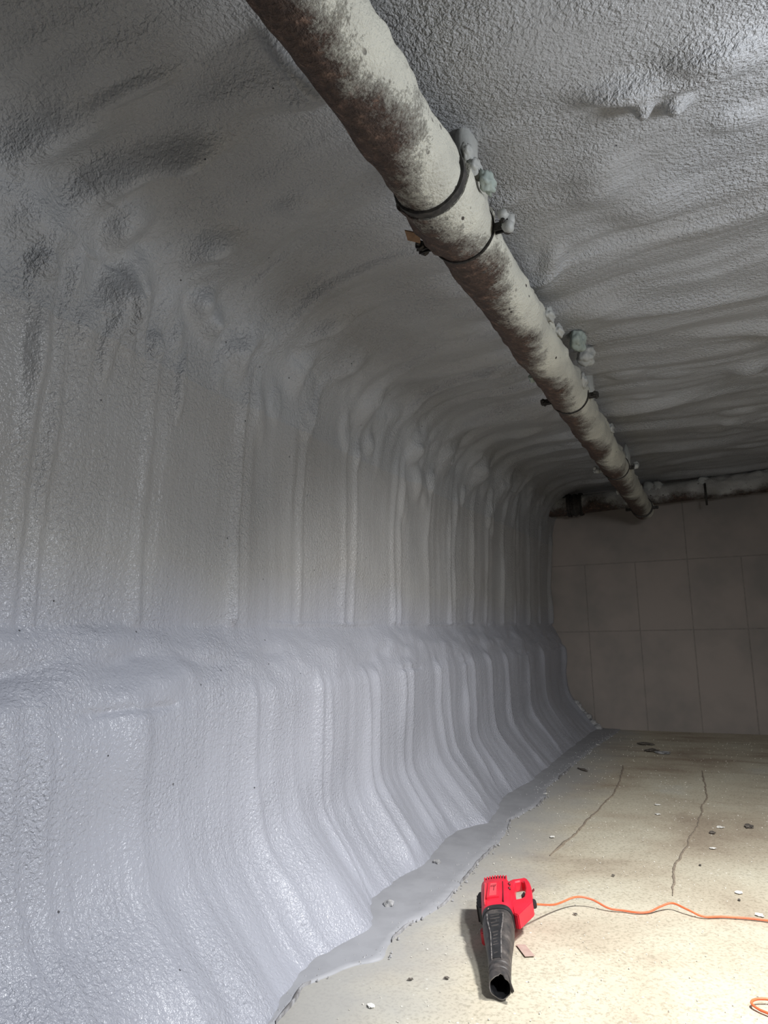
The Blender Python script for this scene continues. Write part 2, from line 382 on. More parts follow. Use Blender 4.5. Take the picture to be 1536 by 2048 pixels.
RL = [(1.45, 1.0, 1.6), (1.55, 0.7, 1.0), (1.935, 1.7, 2.6), (2.64, 1.2, 1.2), (2.80, 0.5, 1.4), (3.18, 1.3, 1.2), (3.27, 0.9, 1.0), (3.73, 1.4, 1.1), (3.86, 1.3, 1.0), (4.23, 1.4, 1.1), (4.37, 1.2, 1.0),
      (4.90, 2.0, 1.3), (5.08, 1.0, 1.0), (5.46, 1.6, 1.2), (5.66, 1.1, 1.0), (6.13, 1.8, 1.3), (6.69, 1.8, 1.4), (7.45, 1.9, 1.5), (8.2, 1.8, 1.6), (9.36, 2.4, 2.0)]
ribs(RL, lower * sstep(-0.02, 0.12, BZ), 7.0, 0.019, 0.033)
# shelf where the lower lift starts: torn, lumpy upper edge
D += ledge * (0.022 * noise3(BX * 2, Yg * 1.7, BZ * 5) + 0.016 * noise3(BX * 3, Yg * 4.2, BZ * 9) + 0.006 * noise3(BX * 6, Yg * 11, BZ * 16))
lip = BZ - (1.30 + 0.012 * noise2(Yg * 2.3, 0.7, 4) + 0.006 * noise2(Yg * 9, 0.7, 5))
D += wallm * 0.010 * np.exp(-(lip / 0.012) ** 2) * sstep(-0.25, 0.2, noise2(Yg * 3.1, 1.7, 6)) * sstep(2.0, 2.6, Yg)
lip2 = BZ - (1.02 + 0.05 * noise2(Yg * 1.6, 2.7, 4) + 0.012 * noise2(Yg * 7, 0.7, 5))
D -= 0.010 * np.exp(-(lip2 / 0.014) ** 2) * sstep(0.0, 0.3, noise2(Yg * 2.7, 4.7, 6))
gl = BZ - (1.165 + 0.07 * noise2(Yg * 1.7, 3.3, 44) + 0.02 * noise2(Yg * 6.0, 3.3, 45))
nearw = sstep(2.9, 2.1, Yg) * (0.55 + 1.0 * noise2(Yg * 2.6, BZ * 2, 46))
D += nearw * (-0.030 * np.exp(-(gl / 0.035) ** 2) + 0.022 * np.exp(-((gl + 0.10) / 0.05) ** 2) + 0.016 * np.exp(-((gl - 0.08) / 0.04) ** 2))
# cove pads: sagging foot of every pass
D += sstep(0.5, 0.15, BZ) * sstep(-0.02, 0.10, BZ) * (0.022 * noise2(Yg * 2.6, BZ * 1.5, 9) + 0.010 * noise2(Yg * 7.5, BZ * 3, 10))
# ceiling: passes run across the room, overlapping like shingles
wx = 0.10 * noise2(BX * 1.1, Yg * 1.0, 12) + 0.05 * noise2(BX * 2.9, Yg * 2.3, 13)
yd = Yg + wx + 0.10 * BX
D += ceilm * (0.030 * noise2(yd * 2.6, BX * 0.6, 14) + 0.020 * noise2(yd * 6.2, BX * 1.1, 15) + 0.008 * noise2(yd * 15, BX * 2.0, 16))
ph = yd * 2.35 + 0.35 * noise2(Yg * 1.2, BX * 0.7, 17)
fr = ph - np.floor(ph)
saw = sstep(0.0, 0.13, fr) * (1 - sstep(0.13, 1.0, fr))
D += ceilm * 0.034 * saw * sstep(-0.15, 0.35, noise2(yd * 1.3, BX * 0.8, 18)) * (1 - 0.55 * sstep(-0.9, -0.4, BX))
# cornice lumps
D += corner * (0.046 * noise3(BX * 3.0, Yg * 3.0, BZ * 3.0) + 0.024 * np.abs(noise3(BX * 5.5, Yg * 6.0, BZ * 5.5)) + 0.008 * noise3(BX * 13, Yg * 14, BZ * 13))
# individual swellings (x, y, z, radii across the room / along it, height, steepness)
def lump(x, y, z, ra, rb, h, rot=0.0, p=1.2):
    global D
    da = np.sqrt((BX - x) ** 2 + (BZ - z) ** 2) * np.where((BX - x) - (BZ - z) * 0.5 < 0, -1, 1); db = Yg - y
    c, sn = math.cos(rot), math.sin(rot)
    q = ((da * c + db * sn) / ra) ** 2 + ((-da * sn + db * c) / rb) ** 2
    D += h * np.exp(-q ** p)
for a in [(-1.77, 1.70, 2.70, .10, .07, .050, .3), (-1.66, 2.05, 2.78, .11, .06, .050, .4), (-1.88, 1.83, 2.55, .10, .09, .050, 0), (-1.88, 1.42, 2.60, .10, .12, .045, .5),
          (-1.74, 1.55, 2.74, .16, .06, .045, .2), (-1.85, 2.19, 2.62, .08, .06, .045, .6), (-1.88, 2.30, 2.58, .06, .05, .045, 0), (-1.90, 1.80, 2.42, .10, .08, .045, .4),
          (-1.90, 2.50, 2.52, .12, .06, .050, .5), (-1.86, 2.98, 2.60, .12, .07, .050, .4), (-1.72, 3.33, 2.74, .12, .07, .045, .2), (-1.63, 2.94, 2.79, .14, .05, .04, .2),
          (-1.88, 4.56, 2.60, .14, .10, .050, .3), (-1.87, 5.2, 2.63, .14, .12, .05, .3), (-1.84, 3.75, 2.64, .14, .09, .05, .2), (-1.86, 6.0, 2.62, .14, .13, .05, .3), (-1.86, 6.9, 2.62, .14, .16, .05, .2),
          (-1.50, 1.62, 2.82, .22, .06, .040, .15), (-1.41, 1.66, 2.83, .12, .05, .035, .2), (-1.67, 1.34, 2.77, .18, .07, .045, .3), (-1.03, 1.57, 2.85, .25, .07, .032, .1),
          (-0.935, 1.51, 2.85, .035, .10, .055, -.3), (0.133, 2.0, 2.855, .13, .075, .055, .25), (-0.138, 2.01, 2.855, .12, .055, .045, .2), (-0.071, 2.09, 2.855, .036, .036, .060, 0),
          (0.021, 2.145, 2.855, .04, .04, .045, 0), (0.0, 2.05, 2.855, .14, .04, .03, .2), (-0.25, 2.46, 2.855, .10, .16, .030, .3), (-0.11, 2.70, 2.855, .14, .13, .038, 0), (-0.53, 2.95, 2.855, .05, .12, .035, .4),
          (-0.63, 3.0, 2.855, .07, .14, .03, 0), (0.32, 4.85, 2.85, .10, .12, .05, 0), (0.17, 3.70, 2.85, .40, .08, .04, .1), (0.5, 4.2, 2.85, .5, .06, .04, .05), (-0.35, 3.55, 2.855, .2, .10, .03, .2),
          (-0.2, 5.4, 2.85, .5, .09, .04, .06), (0.2, 6.3, 2.85, .5, .12, .045, .05), (-0.3, 7.3, 2.85, .6, .14, .05, .04), (-1.2, 3.9, 2.85, .4, .08, .035, .1), (-1.2, 5.0, 2.85, .4, .10, .04, .08)]:
    a = list(a); a[5] *= 1.5 if a[0] < -0.9 else 1.15; lump(*a)
for i in range(95):        # smaller drips and pads where wall and ceiling passes collide
    yb = 0.9 + 6.8 * random.random() ** 1.25; k_ = random.random()
    if k_ < 0.6: sb = random.gauss(0.12, 0.12) + float(np.interp(2.66, cp[:700, 1], al[:700]))
    else: sb = random.uniform(al[-1] - 4.15, al[-1] - 1.9)
    xb, zb = float(np.interp(sb, al, cp[:, 0])), float(np.interp(sb, al, cp[:, 1])); sc_ = 0.7 + 0.10 * yb
    lump(xb, yb, zb, random.uniform(.05, .16) * sc_, random.uniform(.03, .065) * sc_, random.uniform(.012, .030), random.uniform(-.1, .5), random.uniform(1.0, 2.4))
PX = BX + NX * D; PZ = BZ + NZ * D; PY = Yg.copy()
tf = sstep(0.75, 0.0, BZ) * (BX < 0)
PX = PX + tf * (toe(ys)[None, :] + 1.52)
PZ = np.where((BX < 0) & (BZ < 0.0), np.minimum(PZ, -0.006), PZ)
PZ = PZ + 0.16 * sstep(3.8, 9.2, Yg) * sstep(2.2, 2.85, BZ)
P = np.stack([PX, PY, PZ], -1)
du = np.gradient(P, axis=0); dv = np.gradient(P, axis=1)
Nn = np.cross(dv, du); Nn /= np.linalg.norm(Nn, axis=-1, keepdims=True) + 1e-12
mid = int(np.argmin(np.abs(s - np.interp(2.60, cp[:700, 1], al[:700]))))
if Nn[mid // 2, 300, 0] < 0: Nn = -Nn
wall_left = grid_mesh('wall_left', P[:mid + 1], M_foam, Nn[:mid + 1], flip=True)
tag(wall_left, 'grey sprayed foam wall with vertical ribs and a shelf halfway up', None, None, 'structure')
ceiling = grid_mesh('ceiling', P[mid:], M_foam_ceiling, Nn[mid:], flip=True)
tag(ceiling, 'lumpy grey sprayed foam ceiling', None, None, 'structure')

# ------------------------------------------------------------------ floor
fx = np.linspace(-2.1, X_RIGHT, 60); fy = np.linspace(Y_REAR, Y_BACK + 0.1, 130)
FX, FY = np.meshgrid(fx, fy, indexing='ij')
FZ = -0.004 + 0.003 * noise2(FX * 1.5, FY * 1.5, 20)
floor = grid_mesh('floor', np.stack([FX, FY, FZ], -1), M_floor)
tag(floor, 'stained beige concrete floor slab with two long cracks', None, None, 'structure')

# plain shell behind and beside the camera
def box_verts(x0, x1, y0, y1, z0, z1):
    v = [(x0, y0, z0), (x1, y0, z0), (x1, y1, z0), (x0, y1, z0), (x0, y0, z1), (x1, y0, z1), (x1, y1, z1), (x0, y1, z1)]
    f = [(3, 2, 1, 0), (4, 5, 6, 7), (0, 1, 5, 4), (1, 2, 6, 5), (2, 3, 7, 6), (3, 0, 4, 7)]
    return v, f
v, f = box_verts(X_RIGHT, X_RIGHT + 0.15, Y_REAR - 0.15, Y_BACK + 0.2, -0.1, 3.25)
tag(from_py('wall_right', v, f, M_plain_wall, smooth=False), 'bare grey concrete side wall', None, None, 'structure')
v, f = box_verts(-2.3, X_RIGHT, Y_REAR - 0.15, Y_REAR, -0.1, 3.25)
tag(from_py('wall_front', v, f, M_plain_wall, smooth=False), 'bare grey concrete end wall behind the camera', None, None, 'structure')
v, f = box_verts(-2.3, X_RIGHT, Y_BACK + 0.008, Y_BACK + 0.2, -0.1, 3.25)
wall_back = from_py('wall_back', v, f, M_joint, smooth=False)
tag(wall_back, 'dark grey concrete end wall cast in large panels', None, None, 'structure')
colx = [-2.2, -1.52, -0.895, -0.281, 0.314, 0.93, 1.55, 2.17, 2.6]
rowz = [-0.02, 1.20, 2.06, 3.2]
def panel(x0, x1, z0, z1, dep):
    bm = bmesh.new(); bmesh.ops.create_cube(bm, size=1.0)
    g = 0.0035
    for vt in bm.verts:
        vt.co = Vector(((x0 + x1) / 2 + vt.co.x * (x1 - x0 - 2 * g), Y_BACK + 0.0185 + vt.co.y * 0.03 - dep, (z0 + z1) / 2 + vt.co.z * (z1 - z0 - 2 * g)))
    bmesh.ops.bevel(bm, geom=list(bm.edges), offset=0.004, segments=1, affect='EDGES')
    from_bm('panel', bm, M_panel, wall_back, smooth=False)
for r in range(3):
    cols = colx if r < 2 else [-2.2, -0.281, 2.6]
    for i in range(len(cols) - 1):
        panel(cols[i], cols[i + 1], rowz[r], rowz[r + 1], random.uniform(0, 0.002))

# ------------------------------------------------------------------ overspray film on the floor beside the foam toe
EDGE = [(1.2, -1.40), (2.15, -1.425), (2.274, -1.445), (2.414, -1.47), (2.487, -1.44), (2.618, -1.385), (2.706, -1.30), (2.926, -1.345), (3.072, -1.33), (3.28, -1.27), (3.48, -1.28), (3.91, -1.305), (4.407, -1.305),
        (4.692, -1.335), (4.874, -1.37), (5.341, -1.295), (5.592, -1.288), (5.932, -1.36), (6.584, -1.336), (7.843, -1.32), (8.987, -1.24), (9.5, -1.22)]
ey = np.arange(1.2, 9.5, 0.012)
ex = np.interp(ey, [e[0] for e in EDGE], [e[1] for e in EDGE]) + 0.008 * noise2(ey * 9, 0.1) + 0.005 * noise2(ey * 30, 0.5)
tx_ = np.minimum(toe(ey) - 0.08, ex - 0.05)
k = np.linspace(0, 1, 8)
SX = tx_[None] + (ex - tx_)[None] * k[:, None]
SZ = 0.0045 + 0.002 * noise2(SX * 8, ey[None] * 8, 31) + 0 * SX
SZ = SZ + 0.010 * (1 - k[:, None]) ** 2
SX = np.vstack([SX, ex[None] + 0.0015]); SZ = np.vstack([SZ, np.full((1, len(ey)), -0.008)])
film = grid_mesh('overspray_film', np.stack([SX, np.broadcast_to(ey[None], SX.shape), SZ], -1), M_overspray, parent=wall_left)
tag(film, 'thin grey overspray film along the wall foot', None)

def strip(name, pts, wid, mat, z0, parent, seg=0.02, wob=0.012, z1=None):
    """ragged thin ribbon with a small thickness along a polyline on the floor"""
    pts = np.array(pts); dl = np.concatenate([[0], np.cumsum(np.linalg.norm(np.diff(pts, axis=0), axis=1))])
    t = np.arange(0, dl[-1], seg)
    x = np.interp(t, dl, pts[:, 0]); y = np.interp(t, dl, pts[:, 1])
    sd = random.uniform(0, 90)
    x = x + wob * noise2(t * 5, sd) + wob * 0.5 * noise2(t * 17, sd + 3)
    tx, ty = np.gradient(x), np.gradient(y); l = np.hypot(tx, ty) + 1e-9
    nx, ny = -ty / l, tx / l
    w = wid * (0.55 + 0.9 * np.abs(noise2(t * 9, sd + 7)) + 0.3 * noise2(t * 31, sd + 9)) * np.clip(np.minimum(t, dl[-1] - t) / 0.12, 0.15, 1)
    V = []; Fc = []
    for i in range(len(t)):
        V += [(x[i] + nx[i] * w[i], y[i] + ny[i] * w[i], -0.008), (x[i] + nx[i] * w[i] * .8, y[i] + ny[i] * w[i] * .8, z0), (x[i] - nx[i] * w[i] * .8, y[i] - ny[i] * w[i] * .8, z0), (x[i] - nx[i] * w[i], y[i] - ny[i] * w[i], -0.008)]
        if i:
            a, b = 4 * (i - 1), 4 * i
            Fc += [(a + j, a + j + 1, b + j + 1, b + j) for j in range(3)]
    return from_py(name, V, Fc, mat, parent)
strip('crack', [(-0.914, 7.098), (-0.854, 6.413), (-0.84, 5.838), (-0.882, 5.263), (-0.921, 4.725), (-0.969, 4.225)], 0.0075, M_crack, 0.0012, floor)
strip('crack', [(-0.248, 7.07), (-0.191, 6.068), (-0.225, 5.432), (-0.256, 4.915), (-0.306, 4.478), (-0.327, 4.16), (-0.311, 3.80)], 0.0075, M_crack, 0.0012, floor)
# dark ragged lip of the film, in broken lengths
ed = list(zip(ex + 0.002, ey))
for a, b, w in [(2.15, 2.46, .008), (2.86, 3.10, .006), (3.26, 3.52, .007), (3.60, 4.30, .0055), (4.66, 4.90, .008), (5.30, 5.62, .008), (6.3, 6.9, .006)]:
    pts = [p for p in ed if a <= p[1] <= b][::3]
    strip('film_lip', pts, w, M_edge, 0.0085, wall_left, seg=0.012, wob=0.004)

# ------------------------------------------------------------------ lumpy blob helper
def blob_mesh(name, r, noise_amp, seed, sub=3, squash=(1, 1, 1), freq=2.2):
    bm = bmesh.new(); bmesh.ops.create_icosphere(bm, subdivisions=sub, radius=1.0)
    co = np.array([v.co[:] for v in bm.verts])
    d = 1 + noise_amp * noise3(co[:, 0] * freq + seed, co[:, 1] * freq, co[:, 2] * freq) + 0.4 * noise_amp * noise3(co[:, 0] * freq * 2.7 + seed, co[:, 1] * freq * 2.7, co[:, 2] * freq * 2.7)
    co = co * d[:, None] * r * np.array(squash)
    for v, c in zip(bm.verts, co): v.co = c
    return bm

# ------------------------------------------------------------------ main pipe along the ceiling
PX0, PZ0 = -0.685, 2.615
pipe = empty('drain_pipe', (PX0, Y_REAR + 0.05, PZ0))
tag(pipe, 'large iron drain pipe splashed with pale overspray running along the ceiling', 'pipe')
OY = Y_REAR + 0.05
def ring_tube(name, y0, y1, rad, mat, parent, seg=72, dy=0.02, rough=0.0, crust=0.0, seed=0.0, caps=True):
    """tube along Y in pipe-local space; rad is float or function of y"""
    n = max(2, int((y1 - y0) / dy)); yv = np.linspace(y0, y1, n)
    th = np.linspace(0, 2 * np.pi, seg, endpoint=False)
    Yv, T = np.meshgrid(yv, th, indexing='ij')
    Rv = rad(Yv) if callable(rad) else np.full_like(Yv, rad)
    cx, cz = np.cos(T), np.sin(T)
    if rough: Rv = Rv + rough * noise3(cx * 2.2 + seed, Yv * 9, cz * 2.2) + 0.5 * rough * noise3(cx * 6 + seed, Yv * 26, cz * 6)
    if crust:   # lumpy spray build-up on the flank facing the open room and along the lower far edge
        side = np.exp(-((T - 0.45) / 0.55) ** 2) + 0.7 * np.exp(-((T - 3.75) / 0.40) ** 2) + np.exp(-((T - 0.45 - 2 * np.pi) / 0.55) ** 2)
        Rv = Rv + crust * side * np.clip(noise3(cx * 1.5 + seed + 5, Yv * 5.0, cz * 1.5) + 0.55 * noise3(cx * 3 + seed + 9, Yv * 17, cz * 3), -0.1, 1)
    V = np.stack([Rv * cx, Yv - OY, Rv * cz], -1).reshape(-1, 3)
    F = []
    for i in range(n - 1):
        for j in range(seg):
            a, b = i * seg + j, i * seg + (j + 1) % seg
            F.append((a, a + seg, b + seg, b))
    if caps:
        F.append(tuple(range(seg))); F.append(tuple(range((n - 1) * seg, n * seg))[::-1])
    return auto_smooth(from_py(name, V, F, mat, parent), 50)
def hubprof(y):   # bell end behind the gasket
    return 0.108 + 0.013 * sstep(1.88, 1.93, y) - 0.013 * sstep(2.02, 2.16, y)
ring_tube('pipe_length', OY, 1.86, lambda y: np.full_like(y, 0.106), M_pipe, pipe, rough=0.0015, crust=0.016, seed=1)
ring_tube('rubber_gasket', 1.852, 1.885, lambda y: np.full_like(y, 0.1165), M_rubber, pipe, dy=0.006, rough=0.002)
ring_tube('bell_hub', 1.88, 2.185, lambda y: 0.121 - 0.012 * sstep(2.0, 2.18, y), M_pipe, pipe, dy=0.008, rough=0.0025, crust=0.030, seed=8)
ring_tube('pipe_length', 2.19, 4.17, lambda y: np.full_like(y, 0.108), M_pipe, pipe, rough=0.002, crust=0.022, seed=15)
ring_tube('pipe_length', 4.17, 6.30, lambda y: np.full_like(y, 0.108), M_pipe, pipe, rough=0.002, crust=0.024, seed=23)
ring_tube('pipe_length', 6.30, 8.62, lambda y: np.full_like(y, 0.108), M_pipe, pipe, rough=0.002, crust=0.018, seed=31)
ring_tube('end_collar', 8.60, 8.78, lambda y: 0.122 + 0.004 * np.cos((y - 8.69) * 60), M_pipe, pipe, dy=0.01, rough=0.003, seed=40)

def clamp(y, rad, blobs, thick=0.010):
    cl = ring_tube('pipe_clamp', y - thick / 2, y + thick / 2, rad, M_steel, pipe, dy=0.004, rough=0.0015)
    for sx, style in ((-1, blobs[0]), (1, blobs[1])):
        cx = sx * (rad + 0.026); cz = -0.02
        # pair of ears
        for dy in (-0.011, 0.011):
            bm = bmesh.new(); bmesh.ops.create_cube(bm, size=1)
            for v in bm.verts: v.co = Vector((cx + v.co.x * 0.058, y - OY + dy + v.co.y * 0.006, cz + v.co.z * 0.03))
            bmesh.ops.bevel(bm, geom=list(bm.edges), offset=0.002, segments=1, affect='EDGES')
            from_bm('ear', bm, M_steel if style != 'pale' else M_blob, cl, smooth=False)
        # bolt with threads and nut
        prof = []
        for i in range(23):
            yb = -0.045 + i * 0.004
            prof.append((yb, 0.0085 if i % 2 else 0.0065))
        V = []; Fc = []; n = 10
        for yb, rr in prof:
            for j in range(n):
                t = 2 * math.pi * j / n
                V.append((cx + sx * 0.012 + rr * math.cos(t), y - OY + yb, cz + rr * math.sin(t)))
        for i in range(len(prof) - 1):
            for j in range(n):
                a, b = i * n + j, i * n + (j + 1) % n
                Fc.append((a, a + n, b + n, b))
        Fc += [tuple(range(n)), tuple(range(len(prof) * n - n, len(prof) * n))[::-1]]
        from_py('bolt', V, Fc, M_steel if style != 'pale' else M_blob, cl, smooth=False)
        for yb in (-0.022, 0.022):
            bm = bmesh.new(); bmesh.ops.create_cone(bm, cap_ends=True, segments=6, radius1=0.017, radius2=0.017, depth=0.014)
            bmesh.ops.rotate(bm, verts=bm.verts, cent=(0, 0, 0), matrix=Matrix.Rotation(math.pi / 2, 3, 'X'))
            bmesh.ops.translate(bm, verts=bm.verts, vec=(cx + sx * 0.012, y - OY + yb, cz))
            from_bm('nut', bm, M_steel if style != 'pale' else M_blob, cl, smooth=False)
        if style == 'foam' or style == 'pale':
            for q in range(4):
                r = random.uniform(0.015, 0.026)
                bm = blob_mesh('b', r, 0.35, 3.1 * q + y, 2)
                bmesh.ops.translate(bm, verts=bm.verts, vec=(cx + sx * random.uniform(0.0, 0.035), y - OY + random.uniform(-0.035, 0.03), cz + random.uniform(-0.025, 0.03)))
                from_bm('foam_lump', bm, M_blob, cl)
    return cl
clamp(2.187, 0.1145, ('dark', 'foam'))
clamp(4.15, 0.1135, ('dark', 'dark'), 0.016)
clamp(6.28, 0.1145, ('pale', 'foam'), 0.014)
clamp(8.60, 0.124, ('dark', 'dark'), 0.03)
# rust-brown shard hanging off the hub
from_py('peeling_flake', [(-0.11, 2.06 - OY, -0.045), (-0.155, 2.035 - OY, -0.035), (-0.160, 2.07 - OY, -0.05), (-0.125, 2.10 - OY, -0.055),
                          (-0.11, 2.06 - OY, -0.041), (-0.155, 2.035 - OY, -0.031), (-0.160, 2.07 - OY, -0.046), (-0.125, 2.10 - OY, -0.051)],
        [(0, 1, 2, 3), (7, 6, 5, 4), (0, 4, 5, 1), (1, 5, 6, 2), (2, 6, 7, 3), (3, 7, 4, 0)], plain('rust_brown', (0.20, 0.12, 0.07), 0.9, scale=60), pipe, smooth=False)
# sprayed-over strap hangers up to the ceiling and green-tinged lumps
for y, xo in ((2.02, 0.075), (4.55, 0.06), (6.75, 0.05)):
    h = blob_mesh('h', 1.0, 0.25, y, 3, (0.035, 0.05, 0.13), 1.6)
    bmesh.ops.translate(h, verts=h.verts, vec=(xo, y - OY, 0.17)); from_bm('sprayed_hanger', h, M_blob, pipe)
for (x, y, z, r, sx, mat) in [(0.150, 1.99, 0.02, .030, 1, M_green), (0.125, 1.945, 0.05, .026, 1, M_blob), (0.118, 1.90, 0.075, .022, 1, M_blob), (0.116, 3.06, 0.03, .03, 1, M_blob), (0.112, 3.30, 0.05, .028, 1, M_blob),
                              (0.112, 3.98, 0.02, .035, 1, M_blob), (0.105, 5.2, 0.05, .035, 1, M_blob), (-0.105, 7.3, -0.03, .03, 1, M_blob), (-0.104, 8.0, -0.03, .028, 1, M_blob), (-0.10, 3.62, -0.05, .02, 1, M_green)]:
    bm = blob_mesh('l', r, 0.55, x * 9 + y, 3, (0.7, 1.5, 1.0), 1.7); bmesh.ops.translate(bm, verts=bm.verts, vec=(x, y - OY, z)); from_bm('foam_lump', bm, mat, pipe)
# two free foam knobs on the ceiling by the pipe
for (x, y, z, r, mat, sq, lab) in [(-0.555, 4.02, 2.79, 0.052, M_blob, (1, 1, 1.1), 'round grey foam knob hanging from the ceiling beside the pipe clamp'),
                              (-0.560, 3.80, 2.80, 0.055, M_green, (0.8, 1.5, 1.0), 'long greenish foam lump on the ceiling against the pipe')]:
    bm = blob_mesh('k', r, 0.32, x + y, 4, sq, 1.5)
    o = from_bm('foam_knob', bm, mat, ceiling, loc=(x, y, z)); o['label'] = lab

# ------------------------------------------------------------------ cross pipe on the end wall
CY, CZ = 9.16, 2.825
cross = empty('cross_pipe', (-2.0, CY, CZ)); tag(cross, 'dark sprayed pipe crossing the end wall just under the ceiling', 'pipe')
def xtube(name, x0, x1, rad, mat, parent, seg=48, dx=0.02, rough=0.0, seed=0.0, slope=0.04):
    n = max(2, int((x1 - x0) / dx)); xv = np.linspace(x0, x1, n); th = np.linspace(0, 2 * np.pi, seg, endpoint=False)
    Xv, T = np.meshgrid(xv, th, indexing='ij')
    Rv = np.full_like(Xv, rad) if not callable(rad) else rad(Xv)
    cy, cz = np.cos(T), np.sin(T)
    if rough: Rv = Rv + rough * noise3(Xv * 9 + seed, cy * 2, cz * 2) + 0.6 * rough * noise3(Xv * 24 + seed, cy * 5, cz * 5)
    V = np.stack([Xv + 2.0, Rv * cy, Rv * cz + slope * (Xv + 0.9)], -1).reshape(-1, 3); F = []
    for i in range(n - 1):
        for j in range(seg):
            a, b = i * seg + j, i * seg + (j + 1) % seg
            F.append((a, b, b + seg, a + seg))
    F += [tuple(range(seg))[::-1], tuple(range((n - 1) * seg, n * seg))]
    return auto_smooth(from_py(name, V, F, mat, parent), 50)
xtube('pipe_length', -1.98, -1.60, lambda x: 0.105 + 0.016 * sstep(-1.9, -1.7, x), M_pipe_cross, cross, rough=0.008, seed=2)
cp_ = xtube('pipe_coupling', -1.62, -1.43, lambda x: 0.135 + 0.010 * np.cos((x + 1.525) * 62), M_rubber, cross, dx=0.008, rough=0.004, seed=3)
for xb in (-1.59, -1.46):
    xtube('band', xb - 0.012, xb + 0.012, 0.148, M_steel, cp_, dx=0.008)
xtube('pipe_length', -1.44, 0.02, 0.120, M_pipe_cross, cross, rough=0.004, seed=4)
xtube('pipe_length', 0.0, 2.55, 0.128, M_pipe_cross, cross, rough=0.016, seed=5)
for xb in (-0.62, -0.52, -0.02, 0.0):
    bm = blob_mesh('c', 0.085, 0.35, xb * 7, 3, (0.8, 0.8, 0.9)); bmesh.ops.translate(bm, verts=bm.verts, vec=(xb + 2.0, -0.05, 0.10)); from_bm('foam_lump', bm, M_blob, cross)
bm = bmesh.new(); bmesh.ops.create_cone(bm, cap_ends=True, segments=12, radius1=0.012, radius2=0.012, depth=0.26)
bmesh.ops.translate(bm, verts=bm.verts, vec=(2.0 + 0.0, -0.14, -0.06)); from_bm('hanger_rod', bm, M_steel, cross)

# ------------------------------------------------------------------ torn foam at the far foot of the wall
torn = wall_left; TO = Vector((-1.60, 9.33, 0.0))
for i in range(9):
    t = i / 8; bm = blob_mesh('t', random.uniform(0.035, 0.06), 0.45, 2.3 * i, 2, (1.2, 0.7, 0.8))
    bmesh.ops.translate(bm, verts=bm.verts, vec=TO + Vector((-0.13 + 0.26 * t, random.uniform(0.04, 0.10), 0.30 * (1 - t) ** 1.2 + 0.02))); from_bm('torn_foam', bm, M_chip_grey, torn)

# ------------------------------------------------------------------ leaf blower
C0 = Vector((-0.788, 2.576, 0.042)); A_ = Vector((-0.278, 0.959, 0.064)).normalized()
RR = A_.cross(Vector((0, 0, 1))).normalized(); UU = RR.cross(A_)
ROLL = math.radians(7); RR, UU = RR * math.cos(ROLL) + UU * math.sin(ROLL), UU * math.cos(ROLL) - RR * math.sin(ROLL)
blower = empty('leaf_blower', (C0.x, C0.y, 0.0)); tag(blower, 'red handheld electric leaf blower with a dusty black nozzle lying on the floor', 'leaf blower')
BO = Vector((C0.x, C0.y, 0.0))
def bl(r, a, u):      # tool space (right, along, up) -> blower-local
    return C0 + RR * r + A_ * a + UU * u - BO
def section(hw, hh, n, m=40, rc=0.0, uc=0.0):
    out = []
    for j in range(m):
        t = 2 * math.pi * j / m; c, s_ = math.cos(t), math.sin(t)
        out.append((rc + hw * math.copysign(abs(c) ** (2 / n), c), uc + hh * math.copysign(abs(s_) ** (2 / n), s_)))
    return out
def loft(name, secs, mat, parent, cap0=True, cap1=True, jitter=None, m=40, angle=35):
    """secs: (a, halfwidth, halfheight, exponent, rc, uc)"""
    V = []; F = []
    for i, (a, hw, hh, n, rc, uc) in enumerate(secs):
        for j, (r, u) in enumerate(section(hw, hh, n, m, rc, uc)):
            aa = a + (jitter(i, j) if jitter else 0); V.append(bl(r, aa, u))
    for i in range(len(secs) - 1):
        for j in range(m):
            a, b = i * m + j, i * m + (j + 1) % m
            F.append((a, b, b + m, a + m))
    if cap0: F.append(tuple(range(m))[::-1])
    if cap1: F.append(tuple(range((len(secs) - 1) * m, len(secs) * m)))
    bm = bmesh.new(); vs_ = [bm.verts.new(v) for v in V]
    for f in F: bm.faces.new([vs_[i] for i in f])
    return auto_smooth(from_bm(name, bm, mat, parent), angle)
def rim(i, j):        # chewed mouth edge
    if i > 1: return 0
    t = 2 * math.pi * j / 40
    return 0.005 * math.sin(t * 1.0 - 0.9) * (1 if i < 2 else 0) + (0.014 if 1.05 < t < 1.55 else 0) + 0.004 * math.sin(5 * t)
outer = [(0.0, .0375, .0375, 2.1, 0, 0), (0.012, .038, .038, 2.1, 0, 0), (0.045, .0385, .0385, 2.3, 0, .001), (0.048, .0365, .0365, 2.3, 0, .001), (0.058, .0365, .0365, 2.3, 0, .001), (0.061, .039, .039, 2.3, 0, .001),
         (0.078, .039, .039, 2.4, 0, .001), (0.081, .037, .037, 2.4, 0, .001), (0.092, .037, .037, 2.4, 0, .002), (0.095, .0395, .0395, 2.5, 0, .002), (0.16, .0425, .042, 2.6, 0, .003), (0.23, .0475, .047, 2.7, 0, .006),
         (0.29, .0545, .052, 2.7, 0, .009), (0.34, .0595, .056, 2.7, 0, .012), (0.38, .0615, .058, 2.7, 0, .014), (0.42, .0600, .058, 2.7, 0, .015), (0.455, .0575, .056, 2.7, 0, .016)]
inner = [(0.0, .0340, .0340, 2.1, 0, 0), (0.012, .0345, .0345, 2.1, 0, 0), (0.10, .034, .034, 2.1, 0, .002), (0.22, .036, .036, 2.3, 0, .006), (0.30, .036, .036, 2.3, 0, .006)]
noz = loft('nozzle', outer, M_nozzle, blower, cap0=False, jitter=rim)
inn = loft('nozzle_bore', inner[::-1], M_black, noz, cap0=True, cap1=False, jitter=lambda i, j: rim(4 - i, j))
